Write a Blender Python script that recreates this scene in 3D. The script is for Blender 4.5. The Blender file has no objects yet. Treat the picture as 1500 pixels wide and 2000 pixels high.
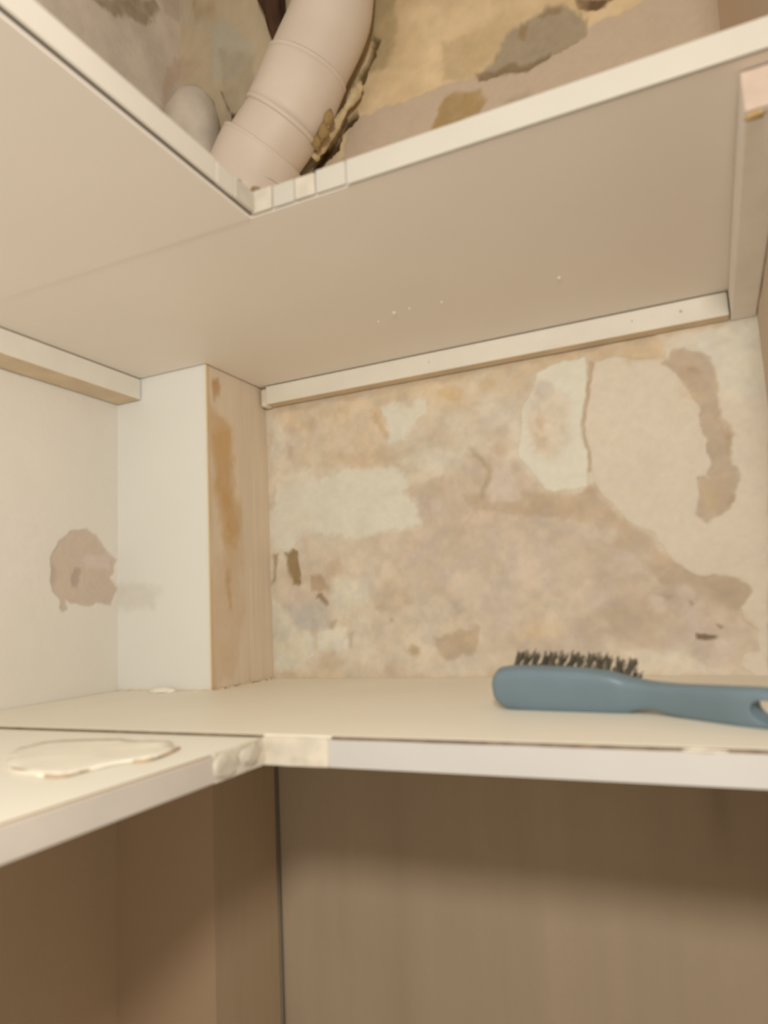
import bpy, bmesh, math, random
import numpy as np
from mathutils import Vector, Matrix
random.seed(4)
S = bpy.context.scene
COL = S.collection

# ---------------------------------------------------------------- camera
CAM = bpy.data.cameras.new('camera')
CAM.sensor_fit = 'VERTICAL'; CAM.sensor_height = 24.0
CAM.lens = 24.0 * 1388.36 / 2000.0
CAM.clip_start = 0.02
CAM.dof.use_dof = True; CAM.dof.focus_distance = 6.0; CAM.dof.aperture_fstop = 5.0     # a phone focused past its subject: everything slightly soft
cam = bpy.data.objects.new('camera', CAM); COL.objects.link(cam)
yaw, pitch, roll = math.radians(24.2696), math.radians(7.7511), math.radians(-2.9106)
fw = Vector((-math.sin(yaw)*math.cos(pitch), math.cos(yaw)*math.cos(pitch), math.sin(pitch)))
rt0 = Vector((math.cos(yaw), math.sin(yaw), 0)); up0 = rt0.cross(fw)
rt = math.cos(roll)*rt0 + math.sin(roll)*up0; up = -math.sin(roll)*rt0 + math.cos(roll)*up0
cam.matrix_world = Matrix(((rt.x, up.x, -fw.x, .68975), (rt.y, up.y, -fw.y, -.82181), (rt.z, up.z, -fw.z, .08671), (0, 0, 0, 1)))
S.camera = cam

# ---------------------------------------------------------------- light
W_ = bpy.data.worlds.new('world'); S.world = W_; W_.use_nodes = True
W_.node_tree.nodes['Background'].inputs[0].default_value = (1.0, .91, .79, 1)
W_.node_tree.nodes['Background'].inputs[1].default_value = .52
LD = bpy.data.lights.new('bulb', 'POINT'); LD.energy = 21.5; LD.color = (1.0, .93, .83); LD.shadow_soft_size = .045
lamp = bpy.data.objects.new('bulb', LD); COL.objects.link(lamp); lamp.location = (.757, -1.045, .352)
S.view_settings.view_transform = 'Standard'; S.view_settings.look = 'None'
S.view_settings.gamma = 1; S.view_settings.use_curve_mapping = False
S.view_settings.exposure = -0.06

# ---------------------------------------------------------------- dimensions (metres; z=0 is the top of the lower shelf)
L, D, TL, TU, ZU = .3871, .3788, .0182, .0191, .400
CW, CD, W = .1449, .1324, .7624
FLOOR, CEIL, YF = -.75, 1.15, -1.0

# ---------------------------------------------------------------- helpers
def lin(c):
    c = np.asarray(c, float)/255.0
    return np.where(c <= .04045, c/12.92, ((c+.055)/1.055)**2.4)
def alb(c, K):
    return np.clip(lin(c)/np.asarray(K), .005, .9)
def mat_plain(name, rgb, rough=.55, var=.06, scale=30, bump=.1, bscale=220, spec=.3, streak=None):
    m = bpy.data.materials.new(name); m.use_nodes = True; nt = m.node_tree; b = nt.nodes['Principled BSDF']
    tc = nt.nodes.new('ShaderNodeTexCoord'); n = nt.nodes.new('ShaderNodeTexNoise'); n.inputs['Scale'].default_value = scale; n.inputs['Detail'].default_value = 6
    src = tc.outputs['Object']
    if streak:
        mp = nt.nodes.new('ShaderNodeMapping'); mp.inputs['Scale'].default_value = streak; nt.links.new(src, mp.inputs[0]); src = mp.outputs[0]
    nt.links.new(src, n.inputs['Vector'])
    r = nt.nodes.new('ShaderNodeValToRGB'); a = [max(0, x*(1-var)) for x in rgb]; c = [min(.95, x*(1+var)) for x in rgb]
    r.color_ramp.elements[0].position = .3; r.color_ramp.elements[1].position = .7
    r.color_ramp.elements[0].color = (*a, 1); r.color_ramp.elements[1].color = (*c, 1)
    nt.links.new(n.outputs['Fac'], r.inputs[0]); nt.links.new(r.outputs[0], b.inputs['Base Color'])
    n2 = nt.nodes.new('ShaderNodeTexNoise'); n2.inputs['Scale'].default_value = bscale; n2.inputs['Detail'].default_value = 3
    nt.links.new(tc.outputs['Object'], n2.inputs['Vector'])
    bp = nt.nodes.new('ShaderNodeBump'); bp.inputs['Strength'].default_value = bump; bp.inputs['Distance'].default_value = .001
    nt.links.new(n2.outputs['Fac'], bp.inputs['Height']); nt.links.new(bp.outputs[0], b.inputs['Normal'])
    b.inputs['Roughness'].default_value = rough; b.inputs['Specular IOR Level'].default_value = spec
    return m
def mat_attr(name, rough=.75, bump=.25, bscale=160):
    m = bpy.data.materials.new(name); m.use_nodes = True; nt = m.node_tree; b = nt.nodes['Principled BSDF']
    a = nt.nodes.new('ShaderNodeAttribute'); a.attribute_name = 'stain_and_shade'
    nt.links.new(a.outputs['Color'], b.inputs['Base Color'])
    tc = nt.nodes.new('ShaderNodeTexCoord'); n2 = nt.nodes.new('ShaderNodeTexNoise'); n2.inputs['Scale'].default_value = bscale; n2.inputs['Detail'].default_value = 5
    nt.links.new(tc.outputs['Object'], n2.inputs['Vector'])
    bp = nt.nodes.new('ShaderNodeBump'); bp.inputs['Strength'].default_value = bump; bp.inputs['Distance'].default_value = .0015
    nt.links.new(n2.outputs['Fac'], bp.inputs['Height']); nt.links.new(bp.outputs[0], b.inputs['Normal'])
    b.inputs['Roughness'].default_value = rough; b.inputs['Specular IOR Level'].default_value = .2
    return m
def vnoise(x, y, seed=0):
    xi = np.floor(x).astype(np.int64); yi = np.floor(y).astype(np.int64); fx = x-xi; fy = y-yi
    fx = fx*fx*(3-2*fx); fy = fy*fy*(3-2*fy)
    def h(a, b):
        n = (a*374761393 + b*668265263 + seed*974711) & 0x7fffffff
        n = ((n ^ (n >> 13))*1274126177) & 0x7fffffff
        return ((n ^ (n >> 16)) & 0xffff)/65535.0
    return (h(xi, yi)*(1-fx)+h(xi+1, yi)*fx)*(1-fy)+(h(xi, yi+1)*(1-fx)+h(xi+1, yi+1)*fx)*fy
def fbm(x, y, sc, seed=0, octv=4):
    t = 0; a = 1; s = 0
    for o in range(octv):
        t = t+a*(vnoise(x*sc, y*sc, seed+o*17)-.5); s += a; a *= .55; sc *= 2.03
    return t/s*2
def sdf(px, py, poly):
    P = np.asarray(poly, float); Q = np.roll(P, -1, 0)
    best = np.full(px.shape, 1e9); ins = np.zeros(px.shape, bool)
    for (ax, ay), (bx, by) in zip(P, Q):
        ex, ey = bx-ax, by-ay; l2 = ex*ex+ey*ey+1e-12
        t = np.clip(((px-ax)*ex+(py-ay)*ey)/l2, 0, 1)
        best = np.minimum(best, (px-ax-t*ex)**2+(py-ay-t*ey)**2)
        c = ((ay > py) != (by > py)) & (px < (bx-ax)*(py-ay)/((by-ay) if abs(by-ay) > 1e-12 else 1e-12)+ax)
        ins ^= c
    d = np.sqrt(best)
    return np.where(ins, d, -d)
def link(o, parent=None, label=None, cat=None, group=None, kind=None):
    COL.objects.link(o)
    if parent: o.parent = parent
    if label: o['label'] = label
    if cat: o['category'] = cat
    if group: o['group'] = group
    if kind: o['kind'] = kind
    return o
def thing(name, loc, label, cat, group=None, kind=None):
    o = bpy.data.objects.new(name, None); o.empty_display_size = .02; o.location = loc
    return link(o, None, label, cat, group, kind)
def obj(name, bm, m, parent=None, smooth=False, **kw):
    bmesh.ops.recalc_face_normals(bm, faces=bm.faces[:])
    me = bpy.data.meshes.new(name); bm.to_mesh(me); bm.free()
    me.materials.append(m)
    if smooth:
        for p in me.polygons: p.use_smooth = True
    o = bpy.data.objects.new(name, me)
    link(o, parent, **kw)
    if parent: o.matrix_parent_inverse = Matrix.Translation(parent.location).inverted()
    return o
def box(bm, x0, x1, y0, y1, z0, z1, bev=0, seg=2):
    t = bmesh.new(); bmesh.ops.create_cube(t, size=1)
    for v in t.verts: v.co = Vector(((x0+x1)/2+v.co.x*(x1-x0), (y0+y1)/2+v.co.y*(y1-y0), (z0+z1)/2+v.co.z*(z1-z0)))
    if bev: bmesh.ops.bevel(t, geom=t.edges[:], offset=bev, segments=seg, profile=.6, affect='EDGES')
    me = bpy.data.meshes.new('t'); t.to_mesh(me); t.free(); bm.from_mesh(me); bpy.data.meshes.remove(me)
    return bm
def prism(outline, z0, z1, bev=0):
    bm = bmesh.new(); vs = [bm.verts.new((x, y, z0)) for x, y in outline]; f = bm.faces.new(vs)
    r = bmesh.ops.extrude_face_region(bm, geom=[f])
    for v in r['geom']:
        if isinstance(v, bmesh.types.BMVert): v.co.z = z1
    if bev: bmesh.ops.bevel(bm, geom=bm.edges[:], offset=bev, segments=2, profile=.6, affect='EDGES')
    return bm
def rng(*segs):
    out = []
    for a, b, st in segs: out += list(np.linspace(a, b, max(2, int(round((b-a)/st))+1)))[:-1]
    return np.array(out+[segs[-1][1]])
def paint_grid(U, V, polys, base, K, rough_noise=(.0006, 25), jag_sc=160, mottle=0):
    """height, albedo and piece label for every grid vertex of a wall: layers of paint and plaster on a bare ground"""
    u, v = np.meshgrid(U, V); u = u.ravel(); v = v.ravel()
    col = base(u, v); h = fbm(u, v, rough_noise[1], 5)*rough_noise[0]; lab = np.full(u.shape, -1)
    jn = fbm(u, v, jag_sc, 31, 4)*.8+fbm(u, v, jag_sc/4, 77, 3)*.9
    wu = u+.0060*fbm(u, v, 42, 41, 3)+.0016*fbm(u, v, 170, 61, 3); wv = v+.0060*fbm(u, v, 42, 52, 3)+.0016*fbm(u, v, 170, 71, 3)
    mo = np.ones(u.shape)
    mott = fbm(u, v, 60, 91, 4); mottv = fbm(u, v, 190, 15, 3)
    for k, rec in enumerate(polys):
        pts, c, soft, hh, jag, al = rec[:6]
        P = np.array(pts); mg = (soft+jag*1.5)*.001+.004
        s = np.where((u > P[:, 0].min()-mg) & (u < P[:, 0].max()+mg) & (v > P[:, 1].min()-mg) & (v < P[:, 1].max()+mg))[0]
        if not len(s): continue
        k_ = min(1., (soft+jag)/4.5)
        d = sdf(u[s]*(1-k_)+wu[s]*k_, v[s]*(1-k_)+wv[s]*k_, pts)+jag*.001*jn[s]
        w = soft*.001
        t = np.clip((d+w)/(2*w), 0, 1); a = t*t*(3-2*t)*al
        if soft > 3.5: a = np.clip(a*(1+.55*mott[s]*(1-np.abs(2*t-1)*.3)), 0, 1)
        cc = alb(c, K)*(1+.05*mottv[s])[:, None]
        col[s] = col[s]*(1-a)[:, None]+cc*a[:, None]
        mo[s] = mo[s]*(1-a)+a*(.25 if hh > .5 else 1.0)
        wt = min(w, .0012); th = np.clip((d+wt)/(2*wt), 0, 1) if abs(hh) > 1 else t*t*(3-2*t)
        h[s] += th*hh*.001
        if len(rec) > 6:
            lab[s[d > 0]] = k
    m1 = fbm(u, v, 34, 201, 5); m2 = fbm(u, v, 48, 233, 4); amp = (mo*mottle*np.where(v > .39, .55, np.clip((v+.02)/.02, .06, 1)))[:, None]; m3 = fbm(u, v, 85, 271, 4); m1 = .6*m1+.6*np.tanh(m3*4)*.35
    col = np.clip(col*(1+amp*(.24*m1)[:, None]+amp*m2[:, None]*np.array([[.03, .0, -.07]])), .004, .9)
    return u, v, col, h, lab
def grid_mesh(name, U, V, place, data, m, parent, parts=None, polys=None, flip=False, **kw):
    """place(u, v, h) -> xyz arrays; faces of each labelled piece become a child mesh of the wall"""
    u, v, col, h, lab = data; nu, nv = len(U), len(V)
    X = np.stack(place(u, v, h), 1)
    i = np.arange(nu-1); j = np.arange(nv-1); a = (j[:, None]*nu+i[None, :]).ravel()
    F = np.stack([a, a+1, a+1+nu, a+nu], 1)
    if flip: F = F[:, ::-1]
    fl = lab[F].max(1) if lab.max() >= 0 else np.full(len(F), -1)
    root = None
    for k in [-1]+sorted(set(fl.tolist())-{-1}):
        f = F[fl == k]; ids, inv = np.unique(f, return_inverse=True); f = inv.reshape(-1, 4)
        nm = name if k < 0 else polys[k][6]
        me = bpy.data.meshes.new(nm)
        me.vertices.add(len(ids)); me.vertices.foreach_set('co', X[ids].astype(np.float32).ravel())
        me.loops.add(len(f)*4); me.loops.foreach_set('vertex_index', f.ravel().astype(np.int32))
        me.polygons.add(len(f)); me.polygons.foreach_set('loop_start', np.arange(0, len(f)*4, 4, dtype=np.int32))
        try: me.polygons.foreach_set('loop_total', np.full(len(f), 4, dtype=np.int32))
        except Exception: pass
        me.polygons.foreach_set('use_smooth', np.ones(len(f), bool))
        at = me.attributes.new('stain_and_shade', 'FLOAT_COLOR', 'POINT')
        at.data.foreach_set('color', np.concatenate([col[ids], np.ones((len(ids), 1))], 1).astype(np.float32).ravel())
        me.materials.append(m); me.update(calc_edges=True); me.validate()
        o = bpy.data.objects.new(nm, me)
        if k < 0: root = link(o, parent, **kw)
        else:
            link(o, root, label=(polys[k][7] if len(polys[k]) > 7 else None))
    return root
def tube(bm, path, radius, seg=40, cap=True, rnoise=0, prof=None):
    """sweep a ring along a polyline; radius may be a list"""
    P = [Vector(p) for p in path]; rings = []
    ref = Vector((0, 1, 0))
    for i, p in enumerate(P):
        t = (P[min(i+1, len(P)-1)]-P[max(i-1, 0)]).normalized()
        a = ref.cross(t).normalized(); b = t.cross(a)
        r = radius[i] if isinstance(radius, (list, tuple)) else radius
        ring = []
        for s in range(seg):
            an = 2*math.pi*s/seg; rr = r*(1+rnoise*random.uniform(-1, 1))
            ring.append(bm.verts.new(p+(a*math.cos(an)+b*math.sin(an))*rr))
        rings.append(ring)
    for r0, r1 in zip(rings, rings[1:]):
        for s in range(seg): bm.faces.new((r0[s], r0[(s+1) % seg], r1[(s+1) % seg], r1[s]))
    if cap:
        bm.faces.new(rings[0][::-1]); bm.faces.new(rings[-1])
    return bm
def lump(bm, c, r, seed=0, amp=.3, sub=3, fr=2.2):
    t = bmesh.new(); bmesh.ops.create_icosphere(t, subdivisions=sub, radius=1)
    for v in t.verts:
        q = v.co.copy(); n = fbm(np.array([q.x*.7+q.z*.3+9]), np.array([q.y*.7-q.z*.5+seed]), fr, seed, 3)[0]
        v.co = Vector((c[0]+q.x*r[0]*(1+amp*n), c[1]+q.y*r[1]*(1+amp*n), c[2]+q.z*r[2]*(1+amp*n)))
    me = bpy.data.meshes.new('t'); t.to_mesh(me); t.free(); bm.from_mesh(me); bpy.data.meshes.remove(me)
    return bm

# ---------------------------------------------------------------- traced wear and painted shade of the walls (metres on each wall: outline, apparent colour, edge softness mm, height mm, raggedness mm, opacity)
BACK = [
([(-0.195,1.177),(-0.050,1.112),(-0.041,1.088),(-0.062,1.071),(-0.077,1.076),(-0.096,1.093),(-0.140,1.117),(-0.175,1.152)],(158,138,106),5,-0.8,3,0.9),
([(-0.038,1.107),(0.006,1.085),(0.047,1.059),(0.074,1.027),(0.047,1.022),(0.033,1.013),(-0.009,1.051),(-0.032,1.076)],(192,172,140),6,0.5,3,0.8),
([(0.025,1.069),(0.064,1.054),(0.080,1.025),(0.055,1.026),(0.036,1.039)],(172,142,98),5,0,3,0.8),
([(0.052,1.020),(0.100,0.999),(0.126,0.962),(0.143,0.936),(0.124,0.910),(0.093,0.899),(0.066,0.919),(0.061,0.942),(0.068,0.974)],(184,170,140),5,0.8,3,0.8),
([(-0.028,0.975),(-0.010,0.981),(0.059,0.951),(0.061,0.930),(0.031,0.940),(-0.005,0.946),(-0.022,0.933),(-0.029,0.886),(-0.043,0.901)],(192,164,130),5,0,3,0.7),
([(0.152,0.369),(0.309,0.365),(0.400,0.373),(0.499,0.375),(0.496,0.337),(0.432,0.326),(0.388,0.335),(0.327,0.331),(0.325,0.293),(0.304,0.277),(0.251,0.279),(0.223,0.327),(0.157,0.348)],(207,180,142),8,0,4,0.8),
([(0.499,0.372),(0.579,0.381),(0.675,0.376),(0.668,0.349),(0.598,0.353),(0.589,0.362),(0.527,0.357),(0.521,0.335),(0.496,0.342)],(203,174,133),8,0,4,0.8),
([(0.353,0.232),(0.398,0.246),(0.437,0.273),(0.496,0.253),(0.523,0.213),(0.563,0.208),(0.581,0.218),(0.600,0.181),(0.630,0.155),(0.658,0.119),(0.696,0.105),(0.720,0.101),(0.733,0.088),(0.713,0.069),(0.711,0.050),(0.725,0.030),(0.728,0.019),(0.710,0.006),(0.679,0.012),(0.662,0.032),(0.608,0.026),(0.530,0.019),(0.473,0.032),(0.412,0.057),(0.348,0.100),(0.309,0.151),(0.367,0.179)],(194,170,141),5,-0.8,3,0.95),
([(0.172,0.182),(0.309,0.161),(0.383,0.108),(0.412,0.057),(0.383,0.016),(0.315,0.004),(0.267,0.043),(0.232,0.110)],(202,180,149),10,0,5,0.8),
([(0.423,0.221),(0.487,0.217),(0.531,0.209),(0.557,0.204),(0.575,0.215),(0.600,0.181),(0.631,0.154),(0.659,0.118),(0.696,0.104),(0.720,0.100),(0.732,0.088),(0.712,0.068),(0.684,0.080),(0.641,0.104),(0.607,0.137),(0.572,0.172),(0.515,0.183),(0.441,0.197)],(182,155,121),4,0,3,0.8),
([(0.662,0.108),(0.720,0.100),(0.732,0.088),(0.711,0.067),(0.674,0.078)],(180,156,126),4,0,2,0.6),
([(0.580,0.080),(0.645,0.093),(0.671,0.049),(0.614,0.034),(0.577,0.041)],(184,159,129),7,0,4,0.6),
([(0.372,0.153),(0.470,0.157),(0.551,0.133),(0.580,0.080),(0.505,0.060),(0.414,0.088)],(203,180,150),12,0,5,0.5),
([(0.240,0.268),(0.304,0.272),(0.334,0.268),(0.348,0.246),(0.365,0.214),(0.369,0.186),(0.344,0.182),(0.273,0.181),(0.231,0.192),(0.195,0.190),(0.177,0.175),(0.151,0.177),(0.153,0.262),(0.184,0.283),(0.225,0.260)],(211,197,168),6,0.6,8,0.95,'paint_remnant','pale paint remnant left of centre'),
([(0.323,0.348),(0.349,0.349),(0.388,0.347),(0.387,0.331),(0.362,0.316),(0.353,0.298),(0.333,0.299),(0.332,0.321)],(211,197,168),3,0.6,3,0.9),
([(0.153,0.359),(0.169,0.356),(0.171,0.315),(0.184,0.288),(0.221,0.281),(0.220,0.264),(0.168,0.250),(0.152,0.252)],(207,190,160),5,0,3,0.8),
([(0.379,0.281),(0.436,0.277),(0.427,0.252),(0.401,0.246),(0.368,0.259)],(207,189,159),6,0,3,0.7),
([(0.239,0.128),(0.296,0.126),(0.294,0.099),(0.263,0.085),(0.237,0.086)],(206,190,160),6,0.4,4,0.9),
([(0.151,0.116),(0.160,0.089),(0.184,0.067),(0.211,0.056),(0.207,0.031),(0.174,0.008),(0.147,0.006)],(208,193,163),4,0.5,4,0.95),
([(0.217,0.059),(0.238,0.067),(0.259,0.069),(0.255,0.039),(0.237,0.033),(0.219,0.040)],(210,195,165),4,0.4,3,0.95),
([(0.268,0.075),(0.289,0.083),(0.297,0.056),(0.280,0.019),(0.260,0.021)],(205,188,158),7,0,4,0.7),
([(0.311,0.042),(0.336,0.044),(0.335,0.029),(0.311,0.029)],(211,190,158),4,0,2,0.8),
([(0.381,0.079),(0.469,0.059),(0.465,0.006),(0.353,0.007),(0.339,0.050)],(206,184,152),10,0,5,0.7),
([(0.527,0.357),(0.552,0.364),(0.585,0.364),(0.585,0.336),(0.576,0.303),(0.573,0.284),(0.578,0.252),(0.575,0.231),(0.570,0.213),(0.556,0.210),(0.530,0.213),(0.515,0.234),(0.500,0.258),(0.504,0.310),(0.523,0.337)],(213,199,169),1.5,1.6,1.5,1,'paint_flake','cream shield-shaped flake of old paint'),
([(0.529,0.349),(0.548,0.343),(0.564,0.310),(0.558,0.262),(0.538,0.246),(0.515,0.259),(0.508,0.300)],(205,183,152),8,0,4,0.85),
([(0.549,0.331),(0.546,0.325),(0.540,0.321),(0.533,0.323),(0.527,0.328),(0.526,0.335),(0.528,0.342),(0.535,0.345),(0.542,0.344),(0.548,0.339)],(193,175,150),4,0,2,0.8),
([(0.526,0.312),(0.534,0.295),(0.528,0.281),(0.523,0.295)],(193,165,130),4,0,2,0.7),
([(0.519,0.283),(0.533,0.276),(0.529,0.259),(0.514,0.263)],(193,166,132),5,0,2,0.7),
([(0.593,0.359),(0.672,0.346),(0.662,0.376),(0.705,0.383),(0.776,0.381),(0.733,-0.006),(0.707,0.010),(0.712,0.020),(0.729,0.026),(0.726,0.047),(0.713,0.060),(0.714,0.070),(0.730,0.086),(0.717,0.101),(0.688,0.103),(0.673,0.106),(0.658,0.118),(0.640,0.153),(0.612,0.171),(0.591,0.201),(0.580,0.217),(0.579,0.248),(0.576,0.284),(0.584,0.317)],(208,188,158),1.2,1.6,1.5,1,'paint_sheet','large smooth beige sheet of remaining paint at right'),
([(0.688,0.359),(0.724,0.374),(0.766,0.379),(0.756,0.287),(0.727,0.292),(0.719,0.329)],(207,193,164),12,0,4,0.8),
([(0.626,0.364),(0.669,0.365),(0.667,0.342),(0.629,0.348)],(201,172,130),7,0,3,0.8),
([(0.677,0.356),(0.691,0.350),(0.712,0.339),(0.719,0.325),(0.720,0.275),(0.728,0.251),(0.724,0.225),(0.726,0.206),(0.717,0.174),(0.703,0.167),(0.694,0.159),(0.684,0.171),(0.691,0.208),(0.701,0.209),(0.704,0.237),(0.701,0.264),(0.695,0.293),(0.684,0.320),(0.667,0.340),(0.674,0.345)],(184,159,127),2.5,-1.8,2,1,'bare_strip','brownish curved strip of bare plaster'),
([(0.684,0.318),(0.696,0.297),(0.697,0.288),(0.683,0.295)],(206,178,142),6,0,2,0.7),
([(0.693,0.330),(0.707,0.325),(0.702,0.320),(0.693,0.325)],(165,140,108),3,0,2,0.7),
([(0.720,0.257),(0.728,0.251),(0.724,0.234),(0.719,0.231)],(170,142,105),4,0,2,0.7),
([(0.715,0.189),(0.720,0.187),(0.717,0.174),(0.711,0.177)],(172,146,110),4,0,2,0.7),
([(0.692,0.203),(0.706,0.197),(0.703,0.173),(0.690,0.179)],(190,160,118),6,0,2,0.6),
([(0.588,0.360),(0.597,0.358),(0.588,0.335),(0.584,0.336)],(190,158,118),2.5,-0.5,1.5,0.9),
([(0.662,0.060),(0.711,0.066),(0.726,0.049),(0.729,0.026),(0.712,0.020),(0.707,0.010),(0.677,0.009),(0.669,0.028)],(197,173,144),4,-0.5,3,0.9),
([(0.708,0.027),(0.705,0.019),(0.697,0.014),(0.688,0.014),(0.681,0.019),(0.680,0.027),(0.683,0.035),(0.691,0.040),(0.700,0.040),(0.706,0.035)],(203,181,154),9,0,3,0.8),
([(0.591,0.029),(0.663,0.024),(0.677,0.009),(0.676,0.000),(0.605,-0.000)],(211,191,160),4,0.5,2,0.95),
([(0.605,0.158),(0.602,0.153),(0.596,0.149),(0.590,0.150),(0.585,0.154),(0.583,0.160),(0.586,0.166),(0.591,0.169),(0.598,0.169),(0.603,0.165)],(203,180,152),7,0,3,0.8),
([(0.642,0.078),(0.640,0.073),(0.635,0.071),(0.630,0.071),(0.626,0.074),(0.625,0.079),(0.627,0.083),(0.631,0.086),(0.637,0.085),(0.641,0.082)],(206,184,156),5,0,3,0.85),
([(0.583,0.059),(0.581,0.056),(0.576,0.053),(0.571,0.053),(0.567,0.056),(0.565,0.060),(0.567,0.064),(0.572,0.066),(0.577,0.066),(0.581,0.063)],(203,181,150),7,0,3,0.7),
([(0.539,0.058),(0.535,0.050),(0.526,0.046),(0.516,0.046),(0.507,0.051),(0.505,0.059),(0.509,0.066),(0.518,0.070),(0.528,0.070),(0.537,0.065)],(206,182,150),9,0,4,0.8),
([(0.589,0.036),(0.587,0.031),(0.581,0.028),(0.574,0.028),(0.569,0.031),(0.568,0.036),(0.570,0.042),(0.576,0.045),(0.583,0.044),(0.588,0.041)],(205,183,151),8,0,3,0.8),
([(0.537,0.079),(0.535,0.077),(0.530,0.075),(0.524,0.076),(0.520,0.078),(0.518,0.080),(0.520,0.083),(0.525,0.084),(0.531,0.084),(0.535,0.082)],(188,172,146),6,0,3,0.7),
([(0.640,0.126),(0.636,0.117),(0.626,0.112),(0.614,0.113),(0.605,0.120),(0.602,0.129),(0.607,0.138),(0.617,0.143),(0.628,0.142),(0.637,0.136)],(196,173,143),10,0,4,0.6),
([(0.524,0.140),(0.519,0.123),(0.507,0.114),(0.494,0.115),(0.484,0.126),(0.481,0.143),(0.487,0.160),(0.498,0.169),(0.512,0.168),(0.521,0.157)],(198,174,146),12,0,5,0.6),
([(0.680,0.059),(0.677,0.053),(0.671,0.050),(0.663,0.050),(0.658,0.054),(0.656,0.060),(0.659,0.065),(0.665,0.069),(0.673,0.068),(0.678,0.065)],(201,177,149),8,0,3,0.7),
([(0.645,0.045),(0.641,0.042),(0.633,0.039),(0.622,0.040),(0.614,0.042),(0.612,0.046),(0.615,0.050),(0.624,0.052),(0.634,0.052),(0.642,0.049)],(202,180,148),8,0,3,0.6),
([(0.567,0.102),(0.563,0.098),(0.554,0.096),(0.543,0.097),(0.534,0.100),(0.531,0.104),(0.534,0.108),(0.544,0.110),(0.555,0.109),(0.564,0.106)],(201,177,147),9,0,3,0.6),
([(0.535,0.049),(0.529,0.043),(0.514,0.041),(0.495,0.041),(0.480,0.045),(0.474,0.051),(0.481,0.056),(0.496,0.059),(0.515,0.058),(0.530,0.054)],(207,178,136),9,0,4,0.6),
([(0.374,0.052),(0.402,0.055),(0.434,0.060),(0.430,0.031),(0.409,0.027),(0.391,0.021),(0.382,0.032)],(187,161,127),3,-0.5,2,0.95),
([(0.347,0.230),(0.362,0.239),(0.400,0.235),(0.409,0.225),(0.361,0.221)],(190,165,132),7,-0.3,3,0.8),
([(0.403,0.241),(0.434,0.251),(0.450,0.222),(0.425,0.216)],(190,167,136),8,0,3,0.7),
([(0.438,0.277),(0.449,0.269),(0.463,0.254),(0.466,0.247),(0.459,0.226),(0.451,0.211),(0.449,0.218),(0.457,0.248),(0.446,0.263)],(164,138,104),3.5,-0.6,3,0.6),
([(0.465,0.245),(0.490,0.257),(0.493,0.204),(0.460,0.208),(0.459,0.221)],(199,176,149),4,0.5,3,0.8),
([(0.490,0.268),(0.488,0.263),(0.483,0.261),(0.477,0.262),(0.472,0.266),(0.470,0.270),(0.472,0.274),(0.478,0.277),(0.484,0.276),(0.488,0.272)],(184,156,124),6,0,3,0.8),
([(0.453,0.293),(0.486,0.292),(0.491,0.274),(0.456,0.272)],(194,170,139),9,0,3,0.7),
([(0.431,0.347),(0.428,0.342),(0.422,0.340),(0.414,0.341),(0.408,0.346),(0.406,0.352),(0.408,0.357),(0.415,0.360),(0.423,0.358),(0.429,0.354)],(195,163,116),5,0,3,0.85),
([(0.475,0.349),(0.473,0.343),(0.470,0.340),(0.465,0.341),(0.462,0.345),(0.462,0.351),(0.463,0.357),(0.467,0.360),(0.471,0.359),(0.474,0.355)],(196,166,120),6,0,3,0.8),
([(0.370,0.348),(0.368,0.343),(0.362,0.341),(0.355,0.342),(0.350,0.346),(0.348,0.351),(0.350,0.356),(0.356,0.358),(0.363,0.357),(0.368,0.353)],(196,172,139),6,0,3,0.7),
([(0.308,0.346),(0.322,0.332),(0.331,0.311),(0.321,0.310),(0.309,0.334)],(192,161,120),4,0,2,0.7),
([(0.192,0.337),(0.190,0.333),(0.184,0.331),(0.177,0.332),(0.171,0.336),(0.169,0.341),(0.171,0.345),(0.177,0.347),(0.184,0.346),(0.190,0.342)],(192,165,132),6,0,2,0.7),
([(0.175,0.324),(0.184,0.313),(0.184,0.293),(0.176,0.299)],(187,161,130),4,0,2,0.7),
([(0.210,0.355),(0.221,0.350),(0.213,0.299),(0.205,0.303)],(190,164,131),5,0,2,0.7),
([(0.252,0.353),(0.266,0.360),(0.256,0.332),(0.248,0.338)],(196,166,126),5,0,2,0.6),
([(0.257,0.293),(0.330,0.292),(0.339,0.272),(0.293,0.266),(0.262,0.278)],(198,170,133),7,0,3,0.8),
([(0.275,0.179),(0.368,0.180),(0.386,0.158),(0.342,0.152),(0.300,0.153)],(197,173,143),8,0,4,0.8),
([(0.229,0.147),(0.250,0.152),(0.258,0.136),(0.233,0.128)],(193,167,134),5,0,3,0.8),
([(0.149,0.167),(0.157,0.167),(0.153,0.130),(0.148,0.126)],(160,136,102),3,-1,1,0.9),
([(0.168,0.168),(0.180,0.172),(0.186,0.167),(0.186,0.148),(0.190,0.126),(0.179,0.124),(0.175,0.148)],(143,115,76),3,-2,1.2,0.95,'plaster_hole','dark brown gouge near the pillar'),
([(0.209,0.134),(0.225,0.137),(0.233,0.114),(0.205,0.115)],(178,150,116),4,-0.6,2,0.9),
([(0.212,0.108),(0.223,0.112),(0.232,0.096),(0.228,0.094),(0.219,0.103),(0.214,0.101)],(148,120,86),2.5,-1.5,1.2,0.9),
([(0.163,0.096),(0.194,0.106),(0.232,0.093),(0.236,0.070),(0.209,0.059),(0.189,0.062),(0.176,0.074)],(186,171,149),5,0,3,0.85),
([(0.172,0.122),(0.214,0.115),(0.213,0.096),(0.182,0.093)],(197,174,148),6,0,3,0.8),
([(0.311,0.121),(0.343,0.121),(0.353,0.089),(0.304,0.087),(0.295,0.101)],(193,167,134),9,0,4,0.7),
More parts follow.
